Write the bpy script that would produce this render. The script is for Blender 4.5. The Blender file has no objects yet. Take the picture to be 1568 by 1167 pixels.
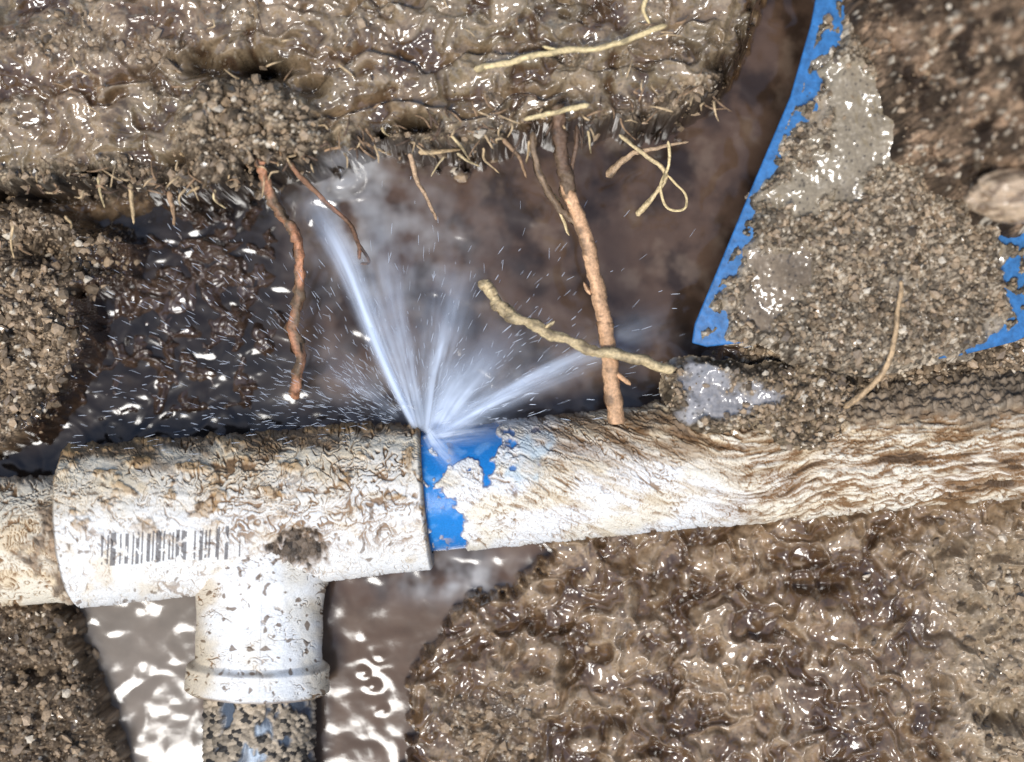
import bpy, bmesh, math, numpy as np
from mathutils import Vector
H=26.0
rng=np.random.default_rng(7)
def W(px,py,z=0.0):
    k=(H-z)/H
    return ((px/100-7.84)*k, -(py/100-5.83)*k, z)
# ---------------- noise ----------------
def _h(ix,iy,seed):
    n=(ix.astype(np.int64)*374761393+iy.astype(np.int64)*668265263+seed*1442695041)&0xffffffff
    n=((n^(n>>13))*1274126177)&0xffffffff
    n=((n^(n>>16))*2246822519)&0xffffffff
    return ((n^(n>>15))&0xffffff)/float(0x1000000)
def perlin(x,y,seed=0):
    x0=np.floor(x);y0=np.floor(y);fx=x-x0;fy=y-y0
    u=fx*fx*fx*(fx*(fx*6-15)+10);v=fy*fy*fy*(fy*(fy*6-15)+10)
    def g(dx,dy):
        a=_h(x0+dx,y0+dy,seed)*2*np.pi
        return np.cos(a)*(fx-dx)+np.sin(a)*(fy-dy)
    a=g(0,0)*(1-u)+g(1,0)*u
    b=g(0,1)*(1-u)+g(1,1)*u
    return (a*(1-v)+b*v)*1.5
def fbm(x,y,o=4,seed=0,gain=0.5):
    s=0;a=1;t=0
    for i in range(o):
        s=s+a*perlin(x*2**i+i*17.3,y*2**i-i*9.1,seed+i);t+=a;a*=gain
    return s/t
def worley(x,y,seed=0):
    x0=np.floor(x);y0=np.floor(y)
    f1=np.full(x.shape,9.0);f2=f1.copy();idr=np.zeros(x.shape)
    for dx in(-1,0,1):
        for dy in(-1,0,1):
            cx=x0+dx;cy=y0+dy
            px=cx+_h(cx,cy,seed);py=cy+_h(cx,cy,seed+5)
            d=np.hypot(px-x,py-y)
            m=d<f1
            f2=np.where(m,f1,np.minimum(f2,d))
            idr=np.where(m,_h(cx,cy,seed+9),idr)
            f1=np.where(m,d,f1)
    return f1,f2,idr
def ss(a,b,x):
    t=np.clip((x-a)/(b-a),0,1);return t*t*(3-2*t)
def sdf(u,v,poly):
    p=np.array(poly,float);n=len(p)
    d=np.full(u.shape,1e9);ins=np.zeros(u.shape,bool)
    for i in range(n):
        a=p[i];b=p[(i+1)%n];e=b-a
        wx=u-a[0];wy=v-a[1]
        t=np.clip((wx*e[0]+wy*e[1])/max(e@e,1e-9),0,1)
        d=np.minimum(d,(wx-e[0]*t)**2+(wy-e[1]*t)**2)
        c=((a[1]<=v)&(b[1]>v))|((b[1]<=v)&(a[1]>v))
        xx=a[0]+(v-a[1])/(b[1]-a[1])*e[0] if b[1]!=a[1] else np.full(u.shape,1e9)
        ins^=c&(u<xx)
    return np.where(ins,1,-1)*np.sqrt(d)
def poly(z0,pts):
    k=(H-z0)/H
    return [((x/100-7.84)*k+7.84,(y/100-5.83)*k+5.83) for x,y in pts]
def mix(c,t,m):
    return c*(1-m[...,None])+np.asarray(t)*m[...,None]
# ---------------- mesh helpers ----------------
def mesh_obj(name,co,faces,col=None,mat=None,parent=None,smooth=True,fs=4):
    me=bpy.data.meshes.new(name)
    co=np.asarray(co,np.float32).reshape(-1,3);faces=np.asarray(faces,np.int32).reshape(-1,fs)
    me.vertices.add(len(co));me.vertices.foreach_set('co',co.ravel())
    me.loops.add(faces.size);me.loops.foreach_set('vertex_index',faces.ravel())
    me.polygons.add(len(faces))
    me.polygons.foreach_set('loop_start',np.arange(0,faces.size,fs,dtype=np.int32))
    me.polygons.foreach_set('use_smooth',np.full(len(faces),smooth))
    me.update(calc_edges=True)
    if col is not None:
        a=me.attributes.new('Col','FLOAT_COLOR','POINT')
        a.data.foreach_set('color',np.clip(np.asarray(col,np.float32).reshape(-1,4),0,1).ravel())
    ob=bpy.data.objects.new(name,me);bpy.context.scene.collection.objects.link(ob)
    if mat:me.materials.append(mat)
    if parent:ob.parent=parent
    return ob
def gridfaces(ny,nx,flip=False):
    i=np.arange(ny*nx).reshape(ny,nx)
    f=np.stack([i[:-1,:-1],i[:-1,1:],i[1:,1:],i[1:,:-1]],-1).reshape(-1,4)
    return f[:,::-1] if flip else f
def empty(name):
    e=bpy.data.objects.new(name,None);bpy.context.scene.collection.objects.link(e);return e
def material(name,bump=0.3,bscale=30,ior=1.5,var=0.25,bdist=0.02,wetcoat=False):
    m=bpy.data.materials.new(name);m.use_nodes=True;nt=m.node_tree;N=nt.nodes;L=nt.links
    b=N['Principled BSDF']
    at=N.new('ShaderNodeAttribute');at.attribute_name='Col'
    tc=N.new('ShaderNodeTexCoord')
    no=N.new('ShaderNodeTexNoise');no.inputs['Scale'].default_value=bscale;no.inputs['Detail'].default_value=5;no.inputs['Roughness'].default_value=0.65
    L.new(tc.outputs['Object'],no.inputs['Vector'])
    mr=N.new('ShaderNodeMapRange');mr.inputs['From Min'].default_value=0.3;mr.inputs['From Max'].default_value=0.7
    mr.inputs['To Min'].default_value=1-var;mr.inputs['To Max'].default_value=1+var
    L.new(no.outputs['Fac'],mr.inputs['Value'])
    vm=N.new('ShaderNodeVectorMath');vm.operation='SCALE'
    L.new(at.outputs['Color'],vm.inputs[0]);L.new(mr.outputs[0],vm.inputs['Scale'])
    L.new(vm.outputs[0],b.inputs['Base Color'])
    L.new(at.outputs['Alpha'],b.inputs['Roughness'])
    b.inputs['IOR'].default_value=ior
    bp=N.new('ShaderNodeBump');bp.inputs['Strength'].default_value=bump;bp.inputs['Distance'].default_value=bdist
    L.new(no.outputs['Fac'],bp.inputs['Height']);L.new(bp.outputs[0],b.inputs['Normal'])
    if wetcoat:
        c=N.new('ShaderNodeMapRange');c.inputs['From Min'].default_value=.22;c.inputs['From Max'].default_value=.5
        c.inputs['To Min'].default_value=1;c.inputs['To Max'].default_value=0
        L.new(at.outputs['Alpha'],c.inputs['Value']);L.new(c.outputs[0],b.inputs['Coat Weight'])
        b.inputs['Coat Roughness'].default_value=.09;b.inputs['Coat IOR'].default_value=1.7
        b.inputs['Specular IOR Level'].default_value=.25
        s=N.new('ShaderNodeMapRange');s.inputs['From Min'].default_value=.2;s.inputs['From Max'].default_value=.55
        s.inputs['To Min'].default_value=.05;s.inputs['To Max'].default_value=bump
        L.new(at.outputs['Alpha'],s.inputs['Value']);L.new(s.outputs[0],bp.inputs['Strength'])
    return m
M_soil=material('wet_soil',0.7,22,1.5,0.25,0.03,True)
M_water=material('silty_water',0.05,3,1.55,0.10,0.03)
M_pipe=material('mud_coated_pvc',0.5,35,1.45,0.16,0.014)
M_root=material('root_bark',0.8,26,1.45,0.4,0.02)
M_paint=material('blue_painted_steel',0.3,9,1.5,0.4,0.01)
# ---------------- ground ----------------
def axis(lo,hi,n,far,m=36):
    inner=np.linspace(lo,hi,n)
    g=np.geomspace(0.05,far,m)
    return np.concatenate([(lo-g)[::-1],inner,hi+g])
xs=axis(-8.3,8.3,1120,400);ys=axis(-6.3,6.4,860,400)
X,Y=np.meshgrid(xs,ys);u=X+7.84;v=5.83-Y
wn=fbm(u*0.9,v*0.9,5,1)*0.35
wf=fbm(u*4,v*4,3,2)*0.12
def reg(z0,pts,soft=0.12,n=1.0,q=0):
    return ss(-soft,soft,sdf(u,v,poly(z0,pts))+n*(wn*0.6+wf))
pit_d=sdf(u,v,poly(-0.6,[(470,250),(560,215),(700,235),(850,200),(1050,180),(1120,130),(1150,60),(1180,-80),(1330,-80),(1120,560),(1030,640),(950,700),(640,780),(110,800),(-900,800),(-900,690),(0,700),(60,650),(130,530),(110,460),(180,370),(290,310),(400,280)]))
pit=ss(-0.05,0.2,pit_d+wf+wn*0.25)
pool=reg(-0.7,[(60,820),(640,800),(840,840),(780,890),(690,930),(640,1000),(610,1060),(630,1120),(560,1300),(230,1300),(190,1130),(150,1030),(130,950)],0.16,1.3)
bank_pts=[(-2500,290),(0,295),(80,285),(160,275),(290,305),(330,300),(400,262),(480,255),(560,215),(620,222),(700,240),(850,198),(1050,180),(1110,130),(1150,60),(1190,-60),(1250,-2500),(-2500,-2500)]
bd=sdf(u,v,poly(1.1,bank_pts))+wf*1.8+wn*0.45
bank=ss(-0.12,0.16,bd)
lb=reg(0.2,[(-2500,300),(60,300),(120,345),(200,370),(190,420),(120,450),(140,520),(70,640),(0,690),(-2500,700)],0.16,1)
bl=reg(-0.2,[(-2500,880),(110,925),(140,1000),(165,1080),(200,1180),(220,4000),(-2500,4000)],0.14,1)
rg=reg(0.6,[(1090,540),(1290,0),(1330,-2500),(4000,-2500),(4000,690),(1500,700),(1050,690)],0.15,0.5)
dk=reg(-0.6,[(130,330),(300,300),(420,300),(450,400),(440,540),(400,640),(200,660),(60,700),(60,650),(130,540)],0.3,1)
wx=fbm(u*1.3,v*1.3,3,11);wy=fbm(u*1.3,v*1.3,3,12)
f1,f2,idr=worley(u*12.5+wx*2,v*12.5+wy*2,3)
g1,g2,idg=worley(u*4.2+wx,v*4.2+wy,4)
k1,k2,idk=worley(u*21,v*21,6)
crumb=np.clip(0.9-f1,0,1);crumb2=np.clip(0.9-g1,0,1);crumb3=np.clip(.9-k1,0,1)
big=fbm(u*0.5,v*0.5,4,21);med=fbm(u*2.0+wx,v*2.6+wy,4,22);fine=fbm(u*9,v*9,3,23)
calmm=ss(-.12,.22,fbm(u*.75+3,v*.9,4,32))      # patches of smooth slurry
s1=perlin(u*1.3+wx*1.6,v*1.6+wy*1.6,24);s2=perlin(u*3.4+wx*2.2+s1,v*3.9+wy*2.2,25);s3=perlin(u*9+wx*4,v*10+wy*4+s2,27)
ridged=1-np.abs(perlin(u*.95+wx*1.6,v*1.2+wy*1.6,28))*2.5
lumps=fbm(u*1.1+5,v*1.3,3,33)
flow=fbm(u*0.9+wx*.6,v*4.4+wy*1.5+u*0.5,4,26)
sv=v*1.25+u*.10+fbm(u*.45,v*.6,4,29)*1.5
strat=sv-np.floor(sv)
stratm=bank*ss(3.6,5.6,u+wn*3)*ss(-.25,.05,fbm(u*.6,v*.8,3,30)+.05)
cr=reg(1.4,[(265,190),(300,130),(360,110),(460,150),(500,200),(480,270),(400,280),(330,290),(270,250)],0.15,1)
gr1=reg(1.2,[(-200,55),(120,40),(280,60),(250,110),(100,90),(-200,90)],0.25,1.8)
gr2=reg(1.2,[(500,190),(800,205),(1000,160),(1120,80),(1150,130),(1050,190),(850,205),(700,240),(560,225)],0.15,1.2)
gr3=reg(1.1,[(-200,245),(100,250),(300,240),(320,290),(160,280),(-200,310)],0.15,1.2)
brc=reg(-0.2,[(1430,830),(1700,780),(1900,1300),(1500,1300),(1460,1050)],0.5,2)
bmc=reg(-0.2,[(680,1080),(800,1050),(840,1200),(680,1200)],0.3,2)
gm=ss(0.25,0.45,fbm(u*1.1,v*1.5,4,31))
crm=np.clip(np.maximum.reduce([cr,gr1*0.5,gr2*0.7,gr3,lb,bl*0.8,rg,brc*0.5,bmc*.5,bank*gm*0.4]),0,1)*(1-pit*0.8*(1-lb)*(1-bank))
far=1-ss(9,14,np.hypot(X*0.8,Y))
rough=(1-.75*calmm)
wetm=0.095*s1+0.030*s2*rough+0.004*s3*rough
Z=-0.30+0.22*big+1.3*wetm+0.12*np.clip(ridged,-.6,1)+.20*lumps
Z+=0.25*ss(11,16,u)*ss(7.5,11,v)
Z=Z*(1-bl)+(-0.15+0.25*med+0.15*big)*bl
Z=Z*(1-pit)+(-1.5+0.3*med)*pit
Z=Z*(1-pool)+(-1.4+0.40*med+0.25*big)*pool
dkh=-0.76+0.26*med+0.16*crumb2*2*(idg-0.35)+0.12*big+.12*lumps
Z=Z*(1-dk)+dkh*dk
Z=Z*(1-lb)+(0.15+0.25*med+0.3*big)*lb
Z=Z*(1-rg)+(0.5+0.15*med)*rg
bh=1.0+0.35*big+0.03*med+0.06*flow+1.0*wetm+0.07*np.clip(ridged,-.5,1)+.12*lumps+0.35*cr+0.12*ss(0,3,-v+3)+stratm*.24*(1-strat)*ss(0,.1,strat)
bh-=.10*ss(.3,.0,bd)*1
Z=Z*(1-bank)+bh*bank
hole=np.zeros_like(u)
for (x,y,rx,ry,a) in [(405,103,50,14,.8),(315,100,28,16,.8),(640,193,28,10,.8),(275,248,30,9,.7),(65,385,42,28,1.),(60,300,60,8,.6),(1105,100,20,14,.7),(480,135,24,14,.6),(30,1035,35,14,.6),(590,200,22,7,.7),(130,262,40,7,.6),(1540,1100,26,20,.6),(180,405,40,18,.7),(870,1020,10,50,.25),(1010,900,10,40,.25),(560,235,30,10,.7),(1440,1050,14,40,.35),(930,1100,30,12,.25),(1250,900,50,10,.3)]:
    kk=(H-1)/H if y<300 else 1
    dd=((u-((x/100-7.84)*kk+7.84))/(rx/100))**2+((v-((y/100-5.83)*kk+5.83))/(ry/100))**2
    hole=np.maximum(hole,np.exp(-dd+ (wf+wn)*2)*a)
Z-=np.clip(hole,0,1)*.8
Z+=crm*(0.08*crumb*(0.4+idr)+0.16*crumb2*idg+0.045*crumb3)+0.003*fine*rough
Z=Z*far+(1.2+0.3*big*0.5)*(1-far)
tan=np.array([.31,.205,.115]);brown=np.array([.145,.083,.040]);olive=np.array([.26,.195,.115]);dark=np.array([.03,.02,.013]);grey=np.array([.38,.295,.20])
C=np.broadcast_to(tan,u.shape+(3,)).copy()
C=mix(C,brown,ss(-0.2,0.2,big*.8+med*0.8-lumps*.7)*(1-.6*ss(12,15.5,u)))
C=mix(C,olive,bank*ss(-.2,.3,-big+0.1))
C=mix(C,[.37,.275,.17],ss(.1,.5,flow)*bank*.7)
C=mix(C,[.43,.31,.19],ss(.15,.5,s1+s2*.5)*0.5*(1-pit))
C=mix(C,[.085,.045,.021],ss(.0,-.4,s1*.6+s2*.4*rough+med*.5+lumps*.5)*0.9)
C=mix(C,[.05,.028,.015],ss(-.15,-.5,s3+s2*.3)*.5*rough)
C=mix(C,[.045,.026,.014],stratm*ss(.14,.0,strat)*.85)
C=mix(C,[.17,.10,.052],stratm*ss(.5,.9,strat)*.5)
C=mix(C,grey,crm*0.6)
vr=(0.3+1.3*idr)*(.65+.7*idg)
C=C*(1+(vr-1)[...,None]*crm[...,None])
C=mix(C,[.72,.62,.47],crm*(idr>0.91)*ss(.55,.3,f1)*.9)
C=mix(C,[.035,.022,.013],crm*ss(.20,.02,f2-f1)*0.85)
C=mix(C,[.03,.02,.012],crm*ss(.12,.0,g2-g1)*0.7)
C=mix(C,[.66,.56,.42],(idk>0.93)*ss(.45,.25,k1)*(1-pit)*(.35+.45*crm))
C=mix(C,[.04,.025,.015],(idk<0.10)*ss(.5,.3,k1)*(.4+.45*crm))
C=mix(C,dark*1.2,np.clip(dk,0,1)*0.92)  # dark wet soil, with the shade under the bank put into its colour
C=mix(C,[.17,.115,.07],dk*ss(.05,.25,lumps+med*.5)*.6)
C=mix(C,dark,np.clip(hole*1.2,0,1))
C=mix(C,dark*1.6,bl*.5)
C=mix(C,[.48,.375,.25],brc*.5)
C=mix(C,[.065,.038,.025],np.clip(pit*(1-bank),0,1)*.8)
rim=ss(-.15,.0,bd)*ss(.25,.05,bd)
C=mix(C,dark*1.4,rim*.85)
R=0.20+0.10*fbm(u*1.2,v*1.2,3,41)
R=R*(1-crm)+crm*(0.50+0.3*idr)
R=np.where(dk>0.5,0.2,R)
R=R*far+.8*(1-far)
col=np.dstack([C,np.clip(R,0.1,.95)])
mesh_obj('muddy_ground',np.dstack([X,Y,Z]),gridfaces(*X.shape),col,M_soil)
# ---------------- water ----------------
wxs=np.linspace(-8.6,8.6,760);wys=np.linspace(-6.6,6.6,580)
A,B=np.meshgrid(wxs,wys);ua=A+7.84;va=5.83-B
q1=fbm(ua*.8,va*.8,3,51);q2=fbm(ua*.8,va*.8,3,52)
calm=ss(8.2,9.2,va)
leftd=ss(4.9,4.0,ua)*ss(8,7,va)
rip=0.018*perlin(ua*1.3+q1*2,va*1.5+q2*2,53)*(1-.55*calm)+(0.003+.009*leftd)*perlin(ua*4+q1*3,va*4.6+q2*3,54)*(1-.8*calm)+(.0003+.0012*leftd)*perlin(ua*10+q1*4,va*11,55)
rip=rip+calm*(.010*perlin(ua*1.1+q1,va*.8+q2,59)+.014*ss(3.0,1.8,ua)*perlin(ua*1.8+q1*2,va*1.0+q2*2,159))
for (x,y,a,w_) in [(520,270,.035,.35),(480,330,.02,.3),(560,1070,.012,.22),(550,1045,.012,.14),(580,1010,.008,.12),(575,1110,.010,.10)]:
    r=np.hypot(ua-x/100+q1*.2,va-y/100+q2*.2)
    rip+=a*np.cos(r*17)*np.exp(-(r/w_)**2)
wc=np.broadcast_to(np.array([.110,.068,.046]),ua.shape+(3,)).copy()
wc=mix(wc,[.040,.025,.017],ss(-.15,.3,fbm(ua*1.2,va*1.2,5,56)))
wc=mix(wc,[.015,.012,.010],leftd*.92)  # left water near black: shade below the bank is painted in here
wc=mix(wc,[.19,.135,.097],ss(.1,.5,fbm(ua*1.6,va*1.6,4,57))*.6*(1-leftd*.8))
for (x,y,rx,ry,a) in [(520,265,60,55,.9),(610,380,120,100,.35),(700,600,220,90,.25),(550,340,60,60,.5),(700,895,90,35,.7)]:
    wc=mix(wc,[.40,.39,.385],np.clip(a*np.exp(-((ua-x/100)/(rx/100))**2-((va-y/100)/(ry/100))**2)*(1+2.4*fbm(ua*2.2,va*2.2,3,58)),0,1))  # whitish reflections on the pit water, painted into its colour
wc=mix(wc,[.24,.205,.165],ss(3.3,2.6,ua)*calm*.8)
wc=mix(wc,[.13,.085,.055],ss(4.5,5.0,ua)*calm*.7*ss(9.1,9.6,va))
wcol=np.dstack([wc,np.full(ua.shape,.10)])
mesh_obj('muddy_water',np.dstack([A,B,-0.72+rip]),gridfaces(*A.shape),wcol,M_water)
# ---------------- tubes (pipes) ----------------
def tube_grid(p0,p1,ns,nt):
    p0=np.array(p0,float);p1=np.array(p1,float);L=np.linalg.norm(p1-p0);d=(p1-p0)/L
    up=np.array([0,0,1.]);side=np.cross(d,up);side/=np.linalg.norm(side);up2=np.cross(side,d)
    s=np.linspace(0,L,ns);th=np.linspace(0,2*np.pi,nt)
    S,T=np.meshgrid(s,th,indexing='ij')
    return p0,d,side,up2,S,T,L
def place(p0,d,side,up2,S,T,Rr):
    return p0+S[...,None]*d+Rr[...,None]*(np.cos(T)[...,None]*side+np.sin(T)[...,None]*up2)
def proj(P):
    k=H/(H-P[...,2]);return P[...,0]*k+7.84,5.83-P[...,1]*k
CREAM=np.array([.80,.71,.55]);WHITE=np.array([.86,.855,.83]);DIRT=np.array([.23,.125,.052]);BLUE=np.array([.015,.21,.58]);SAND=np.array([.66,.52,.33])
def crack(a,b,seed,w=0.07,thr=0.0,fineamt=.6):
    ww=fbm(a*1.0,b*1.0,4,seed+3);wz=fbm(a*2.2+5,b*2.2,3,seed+13)
    n=perlin(a*1.3+ww*1.8,b*4+ww*4,seed);n2=perlin(a*3+ww*3,b*7.5+wz*5,seed+1);n3=perlin(a*7+wz*4,b*15+ww*7,seed+2)
    gate=fbm(a*1.1,b*1.6,5,seed+4);gate2=fbm(a*1.8,b*2.6,5,seed+7);gate3=fbm(a*4,b*6,3,seed+17)
    c=ss(w,w*.35,np.abs(n)+.1*gate3)*ss(-.1+thr,.1+thr,gate)
    c2=ss(w*1.6,w*.6,np.abs(n2)+.15*gate3)*ss(-.04+thr,.12+thr,gate2)
    c3=ss(w*2.4,w*1.2,np.abs(n3))*ss(.05+thr,.22+thr,gate*.5-gate2*.5+gate3*.35)*fineamt
    return np.maximum.reduce([c,c2,c3]),gate,n,n2
# --- right pipe
E=W(2300,590,0.05)
p0,d,side,up2,S,T,L=tube_grid(W(560,760,0.),E,1900,420)
R0=np.full(S.shape,.93)
pu,pv=proj(place(p0,d,side,up2,S,T,R0))
t=ss(10.8,12.6,pu)
q=(pv-7.5)-0.34*(pu-8.0)*(1-t)-0.34*2.8*t+0.10*(pu-10.8)*t
a=pu
cr1,gate,n,n2=crack(a*.7,q*1.5,61,.055,-.06,.5)
hair,_,_,_=crack(a*1.5,q*2.4,261,.04,-.12,.7)
ridge=fbm(a*.55,q*5.5+fbm(a,q*2,2,66)*.8,4,62)
ridge2=perlin(a*1.2,q*17+fbm(a*2,q*3,2,67)*2,63)
ridge3=perlin(a*2.6,q*30+fbm(a*3,q*5,2,75)*3,76)
relp=(pv-(7.5-.095*(pu-6.55)))/.93
dirtU=ss(.35,-.6,relp+0.45*fbm(pu*1.5,pv*2,3,64))
dirtU*=ss(7.8,8.8,pu)
far_r=ss(10.3,12.6,pu+1.6*ss(7.2,6.6,pv))
brown_m=np.clip(cr1*(.5+.35*ss(-.1,.3,fbm(pu,pv,3,77))+.4*dirtU)+hair*.45+far_r*ss(-.08,-.24,ridge)*.8+far_r*ss(-.12,-.35,ridge2)*.75+np.maximum(far_r*.9,dirtU*.8)*ss(-.12,-.34,ridge3)*.8,0,1)
C=np.broadcast_to(WHITE,S.shape+(3,)).copy()
C=mix(C,CREAM,ss(-.15,.25,fbm(pu*.9,pv*2,4,65))*.85)
C=mix(C,SAND*1.1,np.clip(far_r*.55+dirtU*.6,0,1))
C=mix(C,[.86,.79,.64],far_r*ss(.05,.35,ridge2+ridge)*.9)
C=mix(C,SAND*.9,ss(.1,.35,fbm(a*.8,q*4.5,4,85))*ss(7.9,8.5,pu)*.6)
C=mix(C,DIRT,np.clip(brown_m,0,1))
C=mix(C,DIRT*.9,np.clip(dirtU*ss(-.12,.2,fbm(a*1.2,q*5,4,68)),0,1)*.75)
C=mix(C,DIRT*.3,far_r*ss(-.20,-.36,ridge+ridge3*.2)*.9)
mudtop=ss(.1,.5,dirtU*far_r+fbm(pu*2,pv*2,3,69)*.4-.42)*ss(6.9,6.3,pv)
ff1,ff2,fid=worley(pu*10,pv*10,8)
C=mix(C,[.24,.18,.12],mudtop);C*= (1+mudtop*(fid-.5)*.9)[...,None]
wb=fbm(pu*3.2,pv*3.2,5,70)*.5
blue=ss(-.03,.03,sdf(pu,pv,[(5.5,6.3),(7.5,6.4),(7.85,6.75),(7.75,6.95),(7.45,7.1),(7.3,7.05),(6.85,7.15),(6.75,7.6),(7.15,8.0),(7.0,8.2),(7.25,8.9),(5.5,8.9)])+wb*.6)
blue=np.maximum(blue,ss(-.02,.02,sdf(pu,pv,[(7.35,7.05),(7.58,7.05),(7.5,7.4),(7.4,7.45)])+wb*.3))
speck=ss(.2,.3,fbm(pu*5,pv*6,3,71))
blue=blue*(1-speck*ss(7.0,6.6,pu))
blue=np.maximum(blue,ss(.33,.4,fbm(pu*4+9,pv*4,3,78))*ss(8.6,7.8,pu)*ss(7.6,7.2,pv)*.9)
smear=ss(-.1,.1,sdf(pu,pv,[(7.5,6.5),(8.5,6.8),(8.4,7.3),(7.7,7.3)])+wb)*ss(-.3,.3,fbm(pu*3,pv*3,3,74))*.7
C=mix(C,[.50,.62,.68],smear)
C=mix(C,BLUE,blue)
C=mix(C,[.18,.42,.76],blue*ss(.05,.4,fbm(pu*3,pv*4,4,79))*.6)
C=mix(C,DIRT,np.clip(blue*(1-blue)*4,0,1)*.5)
coat=1-blue
Rr=R0+coat*(.04+.025*fbm(a*1.2,q*4,3,72)+.01*np.clip(n2,-1,1))-.03*np.clip(cr1,0,1)*coat-.012*hair*coat+far_r*(.065*ridge+.035*ridge2+.018*ridge3+.02)*coat+dirtU*.03*fbm(a*2,q*8,3,83)+mudtop*(.08+.1*(1-ff1))
Rg=.55*coat+.10*blue+.1*far_r
mesh_obj('pvc_water_pipe',place(p0,d,side,up2,S,T,Rr),gridfaces(*S.shape,True),np.dstack([C,Rg]),M_pipe)
# --- left pipe
p0,d,side,up2,S,T,L=tube_grid(W(-1200,905,0.),W(200,818,0.),1100,300)
R0=np.full(S.shape,.94);pu,pv=proj(place(p0,d,side,up2,S,T,R0))
cr1,gate,n,n2=crack(pu*1.0,pv*1.1,81,.08,-.1)
C=np.broadcast_to(CREAM,S.shape+(3,)).copy()
C=mix(C,[.72,.54,.32],ss(-.1,.3,fbm(pu*1.5,pv*3,3,86))*.7)
C=mix(C,DIRT,np.clip(cr1,0,1))
cl=ss(-.1,.15,sdf(pu,pv,[(.65,7.9),(1.2,7.6),(1.2,9.4),(.9,9.4),(.85,8.8),(.35,8.5),(.6,8.2)])+fbm(pu*3,pv*3,4,82)*.5)
top=ss(7.6,7.3,pv+fbm(pu*2,pv*3,3,84)*.3)
m=np.clip(cl+top*.8,0,1);ff1,ff2,fid=worley(pu*11,pv*11,9)
C=mix(C,[.28,.20,.13],m);C*=(1+m*(fid-.5)*1.1)[...,None]
bb=ss(0,.05,sdf(pu,pv,[(.88,7.35),(1.2,7.35),(1.2,7.75),(.93,7.75)])+fbm(pu*5,pv*5,2,83)*.1);C=mix(C,BLUE*.5,bb)
Rr=R0+.03+.03*fbm(pu*2,pv*4,3,85)-.03*cr1+m*.07*(1-ff1)
mesh_obj('pvc_water_pipe',place(p0,d,side,up2,S,T,Rr),gridfaces(*S.shape,True),np.dstack([C,np.full(S.shape,.6)]),M_pipe)
# --- tee
tee=empty('pvc_tee_fitting')
p0,d,side,up2,S,T,L=tube_grid(W(113,806,0),W(655,757,0),1000,520)
R0=1.23-.11*S/L
pu,pv=proj(place(p0,d,side,up2,S,T,R0))
ax=8.06-.09*(pu-1.13)
rel=(pv-ax)/1.2
def teecoat(pu,pv,seed):
    ang=math.radians(-26);a=pu*math.cos(ang)+pv*math.sin(ang);b=-pu*math.sin(ang)+pv*math.cos(ang)
    a2=pu*.996-pv*.088;b2=pu*.088+pv*.996
    w=ss(2.8,3.6,pu+fbm(pu,pv,3,seed+40)*1.5)*ss(8.7,8.1,pv)
    c1,g,n,n2=crack(a*.95,b*.95,seed,.085,-.14,.5);c2,g2,m,m2=crack(a2*1.1,b2*1.1,seed+20,.06,.0,.4)
    return c1*w+c2*(1-w),g,n2,w
cr1,gate,n2,diag=teecoat(pu,pv,91)
hair,_,_,_=crack(pu*1.8,pv*1.8,291,.035,-.05,.6)
C=np.broadcast_to(WHITE,S.shape+(3,)).copy()
up=ss(.15,-.85,rel+.5*fbm(pu*1.1,pv*1.6,4,92))
C=mix(C,CREAM,np.clip(.15+up,0,1))
C=mix(C,SAND*1.1,np.clip(up*.65*ss(-.3,.2,gate)+ss(.1,.4,fbm(pu*1.6,pv*2.4,4,192))*.5,0,1))
dens=np.clip(.6+up*.4+diag*.35,0,1)
C=mix(C,SAND*.8,hair*.5)
C=mix(C,DIRT,np.clip(cr1*dens,0,1)*.95)
topd=ss(-.62,-.90,rel+.4*fbm(pu*1.6,pv*3,4,94))
C=mix(C,DIRT*.7,topd*.85)
spl=ss(.14,.32,fbm(pu*2.0,pv*3.0,4,95))*ss(.4,-.1,rel+.3*gate)
C=mix(C,[.46,.29,.13],spl*.75)
C=mix(C,DIRT*.5,spl*ss(.1,.3,fbm(pu*7,pv*7,3,199))*.8)
dots=ss(.58,.66,perlin(pu*8,pv*8,189)+.3*gate)*ss(-.1,.1,gate);C=mix(C,DIRT*.6,dots*.7)
hp=[(3.95,8.6),(4.35,8.2),(4.75,8.15),(5.0,8.3),(4.98,8.55),(4.6,8.6),(4.3,8.65)]
hn=fbm(pu*5,pv*5,3,96)*.25;hd=sdf(pu,pv,hp)
hole=ss(-.03,.05,hd+hn)
ff1,ff2,fid=worley(pu*13,pv*13,10)
C=mix(C,DIRT,ss(-.12,.0,hd+hn)*.6)
C=mix(C,np.array([.11,.08,.055]),hole);C*=(1+hole*(fid-.5)*1.6)[...,None]
hb=pv-(8.35-.06*(pu-2.6))
xb=pu+hb*.05
cell=np.floor(xb*36)
hh=.26-.05*_h(np.floor(xb*9),cell*0,3)
on=(_h(cell,cell*0,77)>.48)*(np.abs(hb)<hh)*(pu>1.55)*(pu<3.68)*(_h(np.floor(xb*2.6),cell*0,5)>.10)
on=on*(fbm(pu*6,pv*6,3,97)>-.30)
C=mix(C,[.10,.09,.09],on*.85)
C=mix(C,DIRT*.4,ss(.07,.0,S+.05*gate)*.8);C=mix(C,DIRT*.4,ss(.06,.0,L-S+.05*gate)*.8)
edge=(-.06*ss(.06,0,S)-.06*ss(.06,0,L-S))
Rr=R0+.02+.03*fbm(pu*1.6,pv*4,4,98)-.04*cr1*dens-.008*hair+edge+spl*.04-hole*.05*(.5+ff1)+.02*up*n2+topd*.03*fbm(pu*6,pv*6,3,198)
Rr[0,:]=.9;Rr[-1,:]=.9
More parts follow.
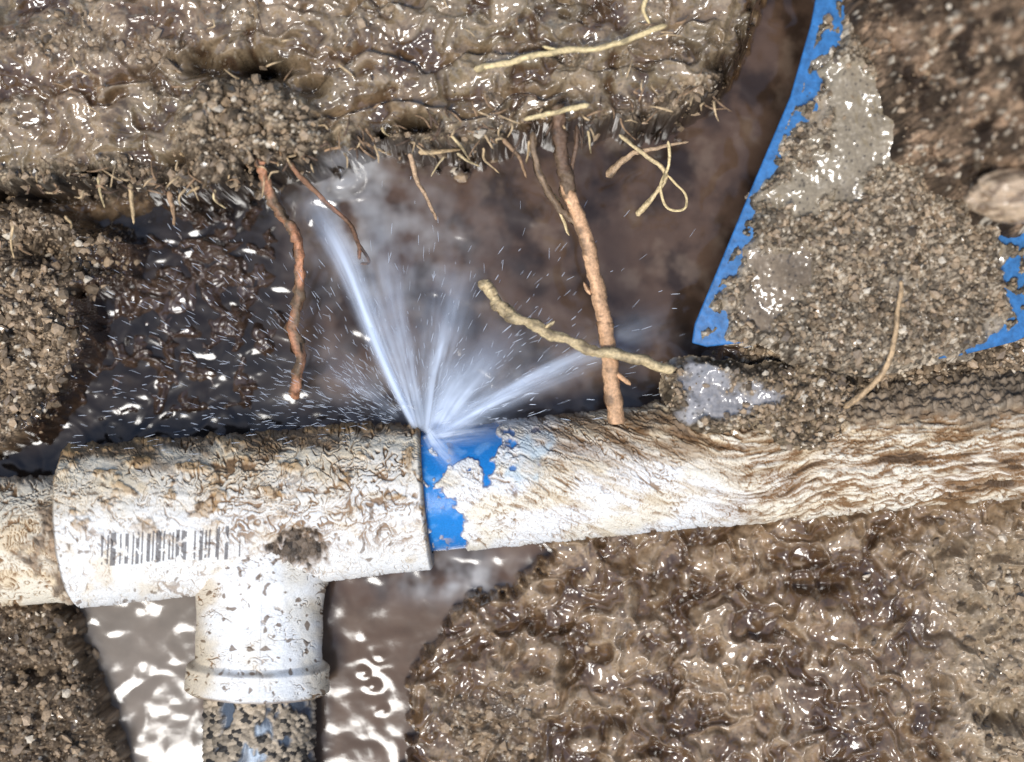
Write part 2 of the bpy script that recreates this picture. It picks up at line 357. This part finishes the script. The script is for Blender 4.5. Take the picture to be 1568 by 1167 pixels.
mesh_obj('run_barrel',place(p0,d,side,up2,S,T,Rr),gridfaces(*S.shape,True),np.dstack([C,np.full(S.shape,.55)]),M_pipe,tee)
# branch
p0,d,side,up2,S,T,L=tube_grid(W(402,800,-.05),W(394,1058,-.05),560,420)
R0=.95+.12*ss(L-.50,L-.38,S)+.02*ss(L-.3,L,S)+.09*ss(1.2,.75,S)
pu,pv=proj(place(p0,d,side,up2,S,T,R0))
cr1,gate,n,n2=crack(pu*1.5,pv*1.2,131,.04,.05,.4)
C=np.broadcast_to(WHITE,S.shape+(3,)).copy()
C=mix(C,CREAM,ss(-.1,.4,fbm(pu*1.2,pv*1.2,4,136))*.6)
edgeL=ss(.55,.97,np.abs((pu-4.05)/1.0)+.35*fbm(pu*2,pv*2,4,132))
C=mix(C,SAND*.95,edgeL*.75)
C=mix(C,DIRT,np.clip(cr1*.6+cr1*edgeL*.4,0,1))
dots=ss(.50,.6,perlin(pu*8,pv*8,133)+.25*gate);C=mix(C,DIRT*.6,dots*.8)
C=mix(C,DIRT*.6,ss(.05,0,np.abs(S-(L-.44+.05*fbm(pu*3,pv,2,135))))*.45*ss(-.2,.2,gate+.1));C=mix(C,DIRT*.6,ss(.07,0,L-S+.06*gate)*.8)
seam=ss(.012,.0,np.abs(pu-4.01+.03*(pv-9)))*.45;C=mix(C,[.3,.25,.2],seam)
Rr=R0+.02+.03*fbm(pu*2.2,pv*2.2,4,134)-.02*cr1
Rr=np.where(L-S<.04,Rr-.05,Rr);Rr[-1,:]=.75
mesh_obj('branch_socket',place(p0,d,side,up2,S,T,Rr),gridfaces(*S.shape,True),np.dstack([C,np.full(S.shape,.5)]),M_pipe,tee)
# lower grey pipe
p0,d,side,up2,S,T,L=tube_grid(W(397,1030,-.1),W(402,2200,-.5),900,300)
R0=np.full(S.shape,.80);pu,pv=proj(place(p0,d,side,up2,S,T,R0))
C=np.broadcast_to(np.array([.08,.10,.13]),S.shape+(3,)).copy()
C=mix(C,[.42,.50,.58],ss(.35,.1,np.abs(pu-3.95))*ss(-.3,.2,fbm(pu*5,pv*1.5,3,141)))
mm=ss(-.12,.06,fbm(pu*3,pv*2,4,142)+.12*np.abs(pu-4.1)*2+.02);ff1,ff2,fid=worley(pu*14,pv*14,12)
C=mix(C,[.30,.24,.17],mm);C*=(1+mm*(fid-.5)*1.6)[...,None];C=mix(C,[.03,.025,.02],mm*(fid<.25))
mesh_obj('pvc_branch_pipe',place(p0,d,side,up2,S,T,R0+mm*(.03+.05*(1-ff1))),gridfaces(*S.shape,True),np.dstack([C,.3+.35*mm]),M_pipe)
# ---------------- shovel ----------------
shovel=empty('blue_shovel')
def bladez(x,y):
    px=x+7.84;py=5.83-y
    return 1.05+0.09*(5.3-py)+0.02*(px-11)
Kb=(H-1.25)/H
outline=[(1252,-40),(1238,40),(1208,150),(1160,265),(1105,400),(1066,495),(1062,524),(1085,530),(1180,520),(1300,555),(1375,558),(1470,545),(1560,522),(1600,500),(1640,380),(1660,100),(1660,-60),(1500,-140),(1330,-140)]
bo=[((x/100-7.84)*Kb,-(y/100-5.83)*Kb) for x,y in outline]
bm=bmesh.new();vs=[bm.verts.new((x,y,bladez(x,y))) for x,y in bo]
f=bm.faces.new(vs);bm.normal_update()
r=bmesh.ops.extrude_face_region(bm,geom=[f])
for e in r['geom']:
    if isinstance(e,bmesh.types.BMVert):e.co.z-=.07
bmesh.ops.recalc_face_normals(bm,faces=bm.faces[:])
me=bpy.data.meshes.new('blade');bm.to_mesh(me);bm.free()
at=me.attributes.new('Col','FLOAT_COLOR','POINT')
for i in range(len(me.vertices)):at.data[i].color=(.03,.155,.38,.28)
blade=bpy.data.objects.new('blade',me);bpy.context.scene.collection.objects.link(blade);me.materials.append(M_paint);blade.parent=shovel
bv=blade.modifiers.new('b','BEVEL');bv.width=.02;bv.segments=2
def mudsheet(name,pts,zc,zbase,thick,parent=None,step=.0155,soft=.18,ns=0,smooth_pts=(),crumbly=1.,tint=(.27,.215,.155),na=1.,hf=0.,patchy=None,dome=None,cs=1.,dk_=0.):
    k=(H-zc)/H
    pw=np.array([((x/100-7.84)*k,-(y/100-5.83)*k) for x,y in pts])
    x0,y0=pw.min(0)-.3;x1,y1=pw.max(0)+.3
    gx=np.arange(x0,x1,step);gy=np.arange(y0,y1,step)
    X,Y=np.meshgrid(gx,gy)
    nz=fbm(X*1.4,Y*1.4,4,200+ns)*.35+fbm(X*5,Y*5,4,201+ns)*(.12+hf)
    dd=sdf(X,Y,pw)+nz*na
    if patchy is not None: dd=np.minimum(dd,fbm(X*4,Y*4,4,240+ns)*.6+patchy)
    m=ss(0,soft,dd)
    w1=fbm(X*2,Y*2,3,202+ns);a1,a2,ida=worley(X*12*cs+w1*2,Y*12*cs+w1,203+ns);b1,b2,idb=worley(X*4*cs+w1,Y*4*cs,204+ns)
    c1_,c2_,idc=worley(X*20*cs,Y*20*cs,205+ns)
    md=fbm(X*1.6,Y*1.6,4,206+ns)
    wt=.04*perlin(X*1.6+md,Y*1.6,210+ns)+.006*perlin(X*5.5+md*2,Y*5.5,211+ns)
    cm=np.clip(crumbly*ss(-.45,-.1,fbm(X*.8,Y*.8,3,207+ns)+.1),0,1)
    tints=[]
    for sp_,tn in smooth_pts:
        gp=np.array([((x/100-7.84)*k,-(y/100-5.83)*k) for x,y in sp_])
        g_=ss(-.05,.12,sdf(X,Y,gp)+nz*1.5);cm=cm*(1-g_*.95);tints.append((g_,tn))
    zb=zbase(X,Y)
    if dome is not None:
        tt=np.clip(dd/dome[1],0,1);zb=zb+dome[0]*(.45*np.sqrt(1-(1-tt)**2)+.55*ss(0,1,tt)+.10*md)
    Z=zb-.05+m*(thick*(1+.7*md)+wt+cm*(.09*(.9-a1)*(.4+ida)+.13*(.9-b1)*idb+.04*(.9-c1_))/cs)+.002*fbm(X*9,Y*9,2,209)
    C=np.broadcast_to(np.array(tint),X.shape+(3,)).copy()
    C=mix(C,np.array(tint)*(.62-.35*dk_),ss(-.2,.3,md))
    for g_,tn in tints:
        C=mix(C,tn,g_);C=mix(C,np.array(tn)*.6,g_*ss(.1,.5,-md-wt*6)*.7)
    C*=(1+cm*(ida-.5)*1.3)[...,None]
    C=mix(C,[.68,.58,.44],cm*(ida>.89)*ss(.55,.3,a1)*.85)
    C=mix(C,[.035,.022,.013],cm*ss(.18,.02,a2-a1)*.85)
    C=mix(C,[.03,.02,.012],cm*ss(.10,.0,b2-b1)*.6)
    C=mix(C,[.62,.52,.39],(idc>.92)*ss(.45,.25,c1_)*(.3+.5*cm))
    C=mix(C,[.04,.03,.02],(idc<.08)*ss(.5,.3,c1_)*.7)
    if dk_: C=mix(C,[.03,.018,.011],ss(.05,.3,fbm(X*2.2,Y*2.2,4,250+ns))*dk_)
    Rg=.24+cm*.4
    keep=m>0.001
    F=gridfaces(*X.shape);fk=keep.ravel()[F].any(1);F=F[fk]
    idx=np.unique(F);rm=-np.ones(X.size,int);rm[idx]=np.arange(len(idx))
    mesh_obj(name,np.dstack([X,Y,Z]).reshape(-1,3)[idx],rm[F],np.dstack([C,Rg]).reshape(-1,4)[idx],M_soil,parent)
    return X,Y,Z,m*cm
sheets=[]
sheets.append(mudsheet('mud_cake',[(1330,-130),(1292,-20),(1272,60),(1238,150),(1195,235),(1152,300),(1150,350),(1128,390),(1100,460),(1118,520),(1180,535),(1290,580),(1380,565),(1485,552),(1530,522),(1560,480),(1548,430),(1540,330),(1560,300),(1700,280),(1700,-130)],1.4,bladez,.15,shovel,ns=1,tint=(.42,.335,.235),na=.55,hf=.08,
  smooth_pts=[([(1260,110),(1300,80),(1370,110),(1390,230),(1310,300),(1250,350),(1180,350),(1175,310),(1240,260)],(.31,.25,.165)),([(1150,390),(1230,360),(1250,420),(1200,520),(1150,500)],(.25,.185,.115))]))
sheets.append(mudsheet('mud_smear',[(1262,-40),(1300,-40),(1282,80),(1240,190),(1170,350),(1115,500),(1075,530),(1070,500),(1115,395),(1170,268),(1222,140),(1250,30)],1.3,bladez,.07,shovel,ns=41,tint=(.30,.24,.16),na=.1,patchy=.0,soft=.1))
sheets.append(mudsheet('mud_smear',[(1500,320),(1580,320),(1590,470),(1540,520),(1500,500)],1.3,bladez,.07,shovel,ns=47,tint=(.30,.24,.16),na=.1,patchy=-.02,soft=.1))
def zpile(x,y):
    px=x+7.84;py=5.83-y
    return 0.55+.30*np.exp(-((px-11.2)/1.2)**2)+0.15*np.exp(-((px-12.4)/.9)**2)
sheets.append(mudsheet('mud_clump',[(1010,560),(1060,545),(1120,545),(1150,560),(1240,545),(1330,585),(1310,645),(1270,700),(1200,695),(1150,660),(1080,675),(1040,650),(1015,600)],1.0,zpile,.28,None,ns=20,smooth_pts=[([(1030,565),(1130,555),(1160,590),(1200,605),(1190,625),(1120,640),(1050,635)],(.34,.32,.31))],tint=(.30,.225,.14),na=.4))
def zclod(x,y): return 1.15+0*x
sheets.append(mudsheet('mud_clod',[(1300,-60),(1310,20),(1345,60),(1360,130),(1385,160),(1395,230),(1430,250),(1445,280),(1480,290),(1520,335),(1600,350),(1800,300),(1800,-300),(1350,-300)],2.6,zclod,.25,None,ns=60,tint=(.34,.225,.14),na=.5,dome=(2.4,2.2),cs=.75,dk_=.95))
def lump(name,c,rad,amp,tint,seed,n=120,parent=None):
    th=np.linspace(0,np.pi,n);ph=np.linspace(0,2*np.pi,2*n)
    T,Ph=np.meshgrid(th,ph,indexing='ij')
    D=np.dstack([np.sin(T)*np.cos(Ph),np.sin(T)*np.sin(Ph),np.cos(T)])
    q=D*3
    def n3(s,f): return (fbm(q[...,0]*f+3,q[...,1]*f+q[...,2]*f*.7,4,s)+fbm(q[...,2]*f+7,q[...,1]*f-q[...,0]*f*.6,4,s+50))*.6
    b=n3(seed,.5);e3=n3(seed+11,3)
    r=1+amp*b+.03*e3
    P=np.array(c)+D*np.array(rad)*r[...,None]
    C=np.broadcast_to(np.array(tint),T.shape+(3,)).copy()
    C=mix(C,[.2,.13,.075],ss(-.05,.2,n3(seed+7,1.2))*.9)
    return mesh_obj(name,P,gridfaces(*T.shape,True),np.dstack([C,np.full(T.shape,.35)]),M_soil,parent)
lump('clay_lump',W(1560,300,2.35),(.75,.36,.5),.35,(.55,.40,.26),390)
# ---------------- roots ----------------
def catmull(P,n):
    P=np.array(P,float);Q=np.vstack([2*P[0]-P[1],P,2*P[-1]-P[-2]])
    out=[];m=len(P)-1
    for t in np.linspace(0,m-1e-6,n):
        i=int(t);f=t-i;a,b,c,dd=Q[i:i+4]
        out.append(.5*((2*b)+(c-a)*f+(2*a-5*b+4*c-dd)*f*f+(-a+3*b-3*c+dd)*f**3))
    return np.array(out)
def tube(pts,r0,r1,tint,seed,rough=.18,n=None,m=14,muddy=0,wob=.9):
    P=np.array([W(*p) for p in pts]);Ltot=np.linalg.norm(np.diff(P,axis=0),axis=1).sum()
    n=n or max(10,int(Ltot/.02))
    C=catmull(P,n);s=np.linspace(0,1,n)
    C[:,0]+=wob*r0*fbm(s*Ltot*2.5+seed,s*0+.3,4,seed);C[:,1]+=wob*r0*fbm(s*Ltot*2.5+seed,s*0+5.3,4,seed+1)
    T=np.gradient(C,axis=0);T/=np.linalg.norm(T,axis=1)[:,None]+1e-9
    up=np.array([.13,.21,1.]);A=np.cross(T,up);A/=np.linalg.norm(A,axis=1)[:,None];Bn=np.cross(A,T)
    th=np.linspace(0,2*np.pi,m)
    S,TT=np.meshgrid(s,th,indexing='ij')
    nz=fbm(S*Ltot*5+seed,np.cos(TT)*1.2+np.sin(TT)*.5,4,seed+2)
    rr=(r0*(1-S)+r1*S)*(1+rough*2.4*nz)
    cc=np.broadcast_to(np.array(tint),S.shape+(3,)).copy()
    cc=mix(cc,np.array(tint)*1.35,ss(.05,.4,fbm(S*Ltot*2+seed,TT*.8,3,seed+9)))
    cc=mix(cc,np.array(tint)*.25,ss(.08,.35,nz)*.85)
    if muddy:
        mu=ss(.30,.05,np.abs(fbm(S*Ltot*1.1+seed,TT*.25,4,seed+6)))*muddy
        cc=mix(cc,[.16,.105,.06],np.clip(mu,0,1));rr=rr*(1+mu*(.25+.5*fbm(S*Ltot*9,TT*1.5,2,seed+12)))
    rr=rr*np.clip(np.minimum(S,1-S)*n*.5+.15,0,1)
    V=C[:,None,:]+rr[...,None]*(np.cos(TT)[...,None]*A[:,None,:]+np.sin(TT)[...,None]*Bn[:,None,:])
    return V.reshape(-1,3),gridfaces(n,m),np.dstack([cc,np.full(S.shape,.4)]).reshape(-1,4)
def tubes(name,lst,mat=M_root,parent=None):
    co=[];fa=[];cl=[];o=0
    for v,f,c in lst:
        co.append(v);fa.append(f+o);cl.append(c);o+=len(v)
    return mesh_obj(name,np.vstack(co),np.vstack(fa),np.vstack(cl),mat,parent)
OR=(.74,.43,.23);CR=(.72,.55,.30);RD=(.50,.23,.12);YL=(.78,.60,.31);DKR=(.17,.10,.06)
tubes('tree_root',[tube([(395,235,1.3),(402,262,1.3),(412,292,1.1),(432,328,.9),(450,358,.7),(460,400,.5),(458,450,.35),(450,505,.25),(460,560,.1),(449,612,-.1)],.06,.075,RD,1,.4,muddy=1.)])
tubes('tree_root',[tube([(435,240,1.3),(462,272,1.1),(500,310,.8),(532,338,.5),(550,372,.2),(550,398,0)],.035,.025,RD,2,.3,muddy=.7),tube([(550,372,.2),(565,400,0),(552,404,0)],.025,.02,DKR,3)])
tubes('tree_root',[tube([(852,160,1.4),(856,200,1.4),(862,250,1.25),(872,300,1.1)],.08,.095,DKR,44,.4,m=18,muddy=.9),
 tube([(866,280,1.15),(880,315,1.1),(898,365,1.05),(912,430,1.0),(922,480,1.0),(932,530,1.0),(936,590,.95),(945,648,.75)],.09,.12,OR,4,.14,m=18,muddy=.3,wob=.5),
 tube([(925,545,1.0),(938,566,1.02),(966,590,.9)],.05,.03,OR,5),
 tube([(905,450,1.0),(895,430,.9)],.04,.02,OR,6),
 tube([(885,190,1.3),(880,240,1.2),(868,290,1.15)],.03,.03,DKR,45,.4),
 tube([(815,200,1.3),(822,250,1.2),(845,300,1.1),(868,330,1.0),(885,345,1.0)],.045,.04,(.3,.2,.12),7,.4,muddy=.8),
 tube([(860,320,.9),(850,300,1.0),(872,362,.6)],.04,.02,CR,8,.4)])
tubes('tree_root',[tube([(742,430,.9),(758,455,.95),(785,482,1.0),(835,507,1.1),(900,534,1.17),(960,547,1.15),(1035,565,1.0)],.085,.065,CR,9,.35,m=16,muddy=.4),
 tube([(832,503,1.1),(848,492,1.2)],.03,.02,CR,10)])
tubes('straw_stalk',[tube([(726,107,1.5),(800,90,1.55),(862,78,1.55),(935,70,1.6),(1020,37,1.65)],.045,.035,YL,11,.3),tube([(860,78,1.5),(830,70,1.5)],.03,.02,YL,12)])
tubes('straw_stalk',[tube([(803,182,1.5),(850,172,1.5),(902,160,1.5)],.03,.04,YL,13,.3)])
tubes('forked_root',[tube([(928,270,.5),(960,240,.7),(985,228,.8),(1055,218,.9)],.055,.02,(.5,.34,.2),14,.35),
 tube([(948,205,1.1),(985,235,.8),(1020,265,.6),(1000,300,.5),(975,330,.3)],.025,.045,CR,15,.3),
 tube([(1024,215,1.),(1025,250,.8),(1012,285,.6),(1022,318,.5),(1048,318,.5),(1048,295,.5),(1022,268,.6)],.024,.018,YL,16,.2)])
tubes('rootlet',[tube([(628,235,1.2),(636,268,.9),(655,305,.6),(668,337,.3)],.04,.02,(.6,.4,.24),17,.3)])
tubes('rootlet',[tube([(1380,428,1.5),(1376,470,1.5),(1368,530,1.45),(1345,580,1.35),(1292,624,1.2)],.03,.045,(.55,.37,.2),18,.3)])
tubes('rootlet',[tube([(990,-10,1.6),(986,15,1.5),(994,38,1.4)],.035,.02,YL,19,.3)])
small=[]
for i,(x,y,x2,y2,w) in enumerate([(200,280,205,342,.045),(256,292,268,346,.05),(150,270,160,318,.03),(20,345,22,395,.03),(555,218,590,232,.035),(585,195,600,210,.03),(640,232,705,230,.05),(770,212,806,272,.04),(700,235,735,255,.03),(275,235,300,242,.03),(560,195,575,225,.03),(690,205,720,245,.03),(810,215,805,250,.03),(865,205,875,245,.03),(900,200,905,235,.025),(100,330,110,350,.03),(520,225,490,235,.03),(680,240,660,270,.02),(740,225,765,265,.025),(950,180,975,215,.02),(330,290,345,320,.03),(305,285,285,300,.03),(30,375,50,390,.03)]):
    small.append(tube([(x,y,1.3),((x+x2)/2+rng.normal()*5,(y+y2)/2,1.15),(x2,y2,.85)],w*.8,w*.4,[(.65,.46,.25),(.4,.25,.14),CR][i%3],30+i,.35))
for i in range(190):
    if i<150:
        x=rng.uniform(20,1100);y=np.interp(x,[0,300,400,560,850,1100],[290,290,265,220,200,150])-abs(rng.normal())*25+8
    else:
        x=rng.uniform(20,1100);y=rng.uniform(5,180)
    an=rng.uniform(-3.1,3.1);l=rng.uniform(10,38)
    small.append(tube([(x,y,1.35),(x+math.cos(an)*l*.5+rng.normal()*3,y+math.sin(an)*l*.5+rng.normal()*3,1.42),(x+math.cos(an)*l,y+math.sin(an)*l,1.25)],rng.uniform(.008,.022),.008,[(.7,.5,.28),(.4,.25,.14),(.13,.08,.05)][i%3],60+i,.3,m=7))
tubes('fine_roots',small)
# ---------------- crumbs ----------------
g=(1+5**.5)/2
IV=np.array([(-1,g,0),(1,g,0),(-1,-g,0),(1,-g,0),(0,-1,g),(0,1,g),(0,-1,-g),(0,1,-g),(g,0,-1),(g,0,1),(-g,0,-1),(-g,0,1)])/1.9
IF=np.array([(0,11,5),(0,5,1),(0,1,7),(0,7,10),(0,10,11),(1,5,9),(5,11,4),(11,10,2),(10,7,6),(7,1,8),(3,9,4),(3,4,2),(3,2,6),(3,6,8),(3,8,9),(4,9,5),(2,4,11),(6,2,10),(8,6,7),(9,8,1)])
def scatter(PX,PY,PZ,prob,n,smin,smax,seed,pw=3):
    r=np.random.default_rng(seed)
    p=prob.ravel()**1.5;p=p/p.sum()
    idx=r.choice(p.size,n,p=p)
    base=np.stack([PX.ravel()[idx],PY.ravel()[idx],PZ.ravel()[idx]],1)
    base[:,:2]+=r.uniform(-.01,.01,(n,2))
    sz=smin+(smax-smin)*r.random(n)**pw
    V=IV[None]*(1+r.uniform(-.35,.35,(n,12,1)))*sz[:,None,None]*r.uniform(.45,1.5,(n,1,3))
    q=r.normal(size=(n,4));q/=np.linalg.norm(q,axis=1)[:,None]
    w,x,y,z=q.T
    M=np.stack([np.stack([1-2*(y*y+z*z),2*(x*y-z*w),2*(x*z+y*w)],1),np.stack([2*(x*y+z*w),1-2*(x*x+z*z),2*(y*z-x*w)],1),np.stack([2*(x*z-y*w),2*(y*z+x*w),1-2*(x*x+y*y)],1)],1)
    V=np.einsum('nij,nkj->nki',M,V)+base[:,None]+np.array([0,0,1.])*sz[:,None,None]*.1
    F=(IF[None]+12*np.arange(n)[:,None,None]).reshape(-1,3)
    t=r.random(n)
    c=np.array([.36,.26,.165])*(.18+1.25*t)[:,None]
    c=np.where((t>.95)[:,None],np.array([.70,.60,.46]),c)
    c4=np.concatenate([c,(.25+.4*r.random(n))[:,None]],1)
    return V.reshape(-1,3),F,np.repeat(c4,12,0)
inn=(np.abs(X)<8.3)&(np.abs(Y)<6.3)
wd=crm*inn*(Z>-.7)*(far>0.5)+.03*inn*(1-pit)*(1-pool)
bs=[scatter(X,Y,Z,wd,15000,.012,.085,1,4)]
for i,(sx,sy,sz,sm) in enumerate(sheets):
    bs.append(scatter(sx,sy,sz,sm*(sx<8.3)+1e-9,[8000,100,60,1500,1200][i],.012,.06,5+i,4))
co=[];fa=[];cl=[];o=0
for v_,f_,c_ in bs:
    co.append(v_);fa.append(f_+o);cl.append(c_);o+=len(v_)
mesh_obj('soil_crumbs',np.vstack(co),np.vstack(fa),np.vstack(cl),M_soil,smooth=False,fs=3)
# ---------------- water spray ----------------
M_spray=bpy.data.materials.new('spray_water');M_spray.use_nodes=True
b=M_spray.node_tree.nodes['Principled BSDF'];b.inputs['Base Color'].default_value=(.80,.86,.95,1);b.inputs['Roughness'].default_value=.25
b.inputs['IOR'].default_value=1.33
M_mist=bpy.data.materials.new('spray_mist');M_mist.use_nodes=True;nt=M_mist.node_tree
b=nt.nodes['Principled BSDF'];b.inputs['Base Color'].default_value=(.72,.81,.95,1);b.inputs['Roughness'].default_value=.6
b.inputs['Specular IOR Level'].default_value=.2
at_=nt.nodes.new('ShaderNodeAttribute');at_.attribute_name='Col';nt.links.new(at_.outputs['Alpha'],b.inputs['Alpha'])
src=np.array([6.40,6.52])
mist=[]
def sheet(path,w0,w1,a0,a1,zt,seed,nz_amt=.6,z0=.45,nx=60,ny=120,pw=1.,arch=.15,fall=.75,cap=.85):
    # a curved film of fine drops widening away from the leak
    P=catmull([(x/100,y/100,0) for x,y in path],ny)[:,:2]
    T=np.gradient(P,axis=0);T/=np.linalg.norm(T,axis=1)[:,None]+1e-9
    Nn=np.stack([-T[:,1],T[:,0]],1)
    t=np.linspace(0,1,ny);c=np.linspace(-1,1,nx)
    Tg,Cg=np.meshgrid(t,c,indexing='ij')
    wdt=w0+(w1-w0)*Tg**pw
    PP=P[:,None,:]+Nn[:,None,:]*(wdt*Cg)[...,None]
    z=z0+zt*(2.4*Tg-2.2*Tg*Tg)+arch*wdt*(1-Cg**2)
    k=(H-z)/H
    V=np.dstack([(PP[...,0]-7.84)*k,-(PP[...,1]-5.83)*k,z])
    prof=np.exp(-(Cg*1.9)**2)-np.exp(-3.61)
    st=fbm(Cg*2.2+seed,Tg*.8,3,400+seed);st2=perlin(Cg*9,Tg*1.4,430+seed)
    cl_=fbm(Cg*3,Tg*5,3,460+seed)
    al=(a0*(1-Tg)+a1*Tg)*prof*np.clip(1+nz_amt*(st*2.0+st2*.35+cl_*.8),0,3)*ss(1.0,fall,Tg+.15*st)*ss(-.02,.05,Tg)
    mist.append((V.reshape(-1,3),gridfaces(ny,nx),np.dstack([np.full(Tg.shape+(3,),.9),np.clip(al,0,cap)]).reshape(-1,4)))
S_=(640,655)
sheet([S_,(598,572),(566,495),(530,405),(490,330),(450,262)],.11,.42,.75,.26,1.0,1,.6,z0=.47,fall=.65)
sheet([(636,655),(606,596),(570,512),(540,430),(512,370)],.06,.14,.95,.45,.9,2,.3,z0=.50,fall=.5,cap=.7)
sheet([(645,660),(622,560),(600,470),(575,340)],.16,.85,.50,.15,1.0,3,.7,z0=.43)
sheet([(655,662),(668,570),(685,490),(705,370)],.18,.75,.55,.12,1.0,4,.7,z0=.41)
sheet([(665,665),(700,610),(750,550),(840,440)],.22,.90,.80,.12,.9,5,.6,z0=.39,fall=.45)
sheet([(665,668),(730,628),(800,594),(925,542)],.16,.32,.90,.32,.6,6,.45,z0=.45,fall=.6)
sheet([(680,668),(770,605),(880,550),(1060,480)],.12,.60,.42,.16,.7,7,.8,z0=.36)
sheet([(655,670),(700,662),(750,655),(830,655)],.18,.40,.75,.05,.45,8,.7,z0=.66,fall=.4)
sheet([(655,668),(685,630),(715,590),(750,530)],.24,1.0,.85,.08,.5,9,.4,z0=.33,fall=.35)
sheet([(655,662),(675,690),(700,715),(725,755)],.16,.34,.62,.0,.15,10,.7,z0=.86,fall=.3)
sheet([(610,640),(560,600),(500,560),(420,520)],.10,.9,.14,.04,.5,11,.9,z0=.3,fall=.3)
tubes('water_spray',mist,M_mist)
tri=np.array([0,2*np.pi/3,4*np.pi/3])
def strands(name,L,mat):
    co=[];fa=[];o=0
    for C,r in L:
        n=len(C);T=np.gradient(C,axis=0);T/=np.linalg.norm(T,axis=1)[:,None]+1e-9
        A=np.cross(T,[.1,.2,1.]);A/=np.linalg.norm(A,axis=1)[:,None]+1e-9;Bn=np.cross(A,T)
        V=C[:,None]+r[:,None,None]*(np.cos(tri)[None,:,None]*A[:,None]+np.sin(tri)[None,:,None]*Bn[:,None])
        i=np.arange(n-1)[:,None]*3+o;j=np.array([0,1,2])[None];jn=np.array([1,2,0])[None]
        fa.append(np.stack([i+j,i+jn,i+3+jn,i+3+j],-1).reshape(-1,4));co.append(V.reshape(-1,3));o+=n*3
    return mesh_obj(name,np.vstack(co),np.vstack(fa),None,mat)
DR=[]
for i in range(1300):
    if rng.random()<.6:
        an=math.radians(rng.uniform(-178,-2));rr=abs(rng.normal())*2.0+.4
    else:
        an=math.radians(rng.uniform(-196,-130));rr=rng.uniform(.8,5.4)
    c=src+rr*np.array([math.cos(an),math.sin(an)*.85])
    if c[1]<2.4 and c[0]>4.5:continue
    l=rng.uniform(.03,.18);da=an+rng.normal()*.22
    t=np.linspace(-.5,.5,5);z=rng.uniform(-.4,1.1)
    pt=c+np.array([math.cos(da),math.sin(da)])*(t[:,None]*l);k=(H-z)/H
    C=np.stack([(pt[:,0]-7.84)*k,-(pt[:,1]-5.83)*k,z+0*t],1)
    DR.append((C,rng.uniform(.0015,.0055)*np.sin(np.pi*np.linspace(.08,.92,5))**.7))
strands('water_droplets',DR,M_spray)
# ---------------- light / camera ----------------
sc=bpy.context.scene
w=bpy.data.worlds.new('World');sc.world=w;w.use_nodes=True
nt=w.node_tree;sky=nt.nodes.new('ShaderNodeTexSky');sky.sky_type='NISHITA';sky.sun_disc=False
az=math.radians(205);el=math.radians(66)
sky.sun_elevation=el;sky.sun_rotation=az
nt.links.new(sky.outputs[0],nt.nodes['Background'].inputs[0]);nt.nodes['Background'].inputs[1].default_value=.15
sun=bpy.data.lights.new('sun','SUN');sun.energy=3.1;sun.angle=math.radians(20);sun.color=(1,.97,.92)
so=bpy.data.objects.new('sun',sun);sc.collection.objects.link(so)
dirv=Vector((math.sin(az)*math.cos(el),math.cos(az)*math.cos(el),math.sin(el)))
so.rotation_euler=dirv.to_track_quat('Z','Y').to_euler();so.location=dirv*40
cam=bpy.data.cameras.new('camera');co_=bpy.data.objects.new('camera',cam);sc.collection.objects.link(co_)
co_.location=(0,0,H);cam.sensor_width=36;cam.lens=36*H/15.68;cam.clip_end=2000;cam.clip_start=.1
cam.dof.use_dof=True;cam.dof.focus_distance=H-.5;cam.dof.aperture_fstop=.06/.75
sc.camera=co_
sc.view_settings.view_transform='Standard';sc.view_settings.look='None';sc.view_settings.exposure=0
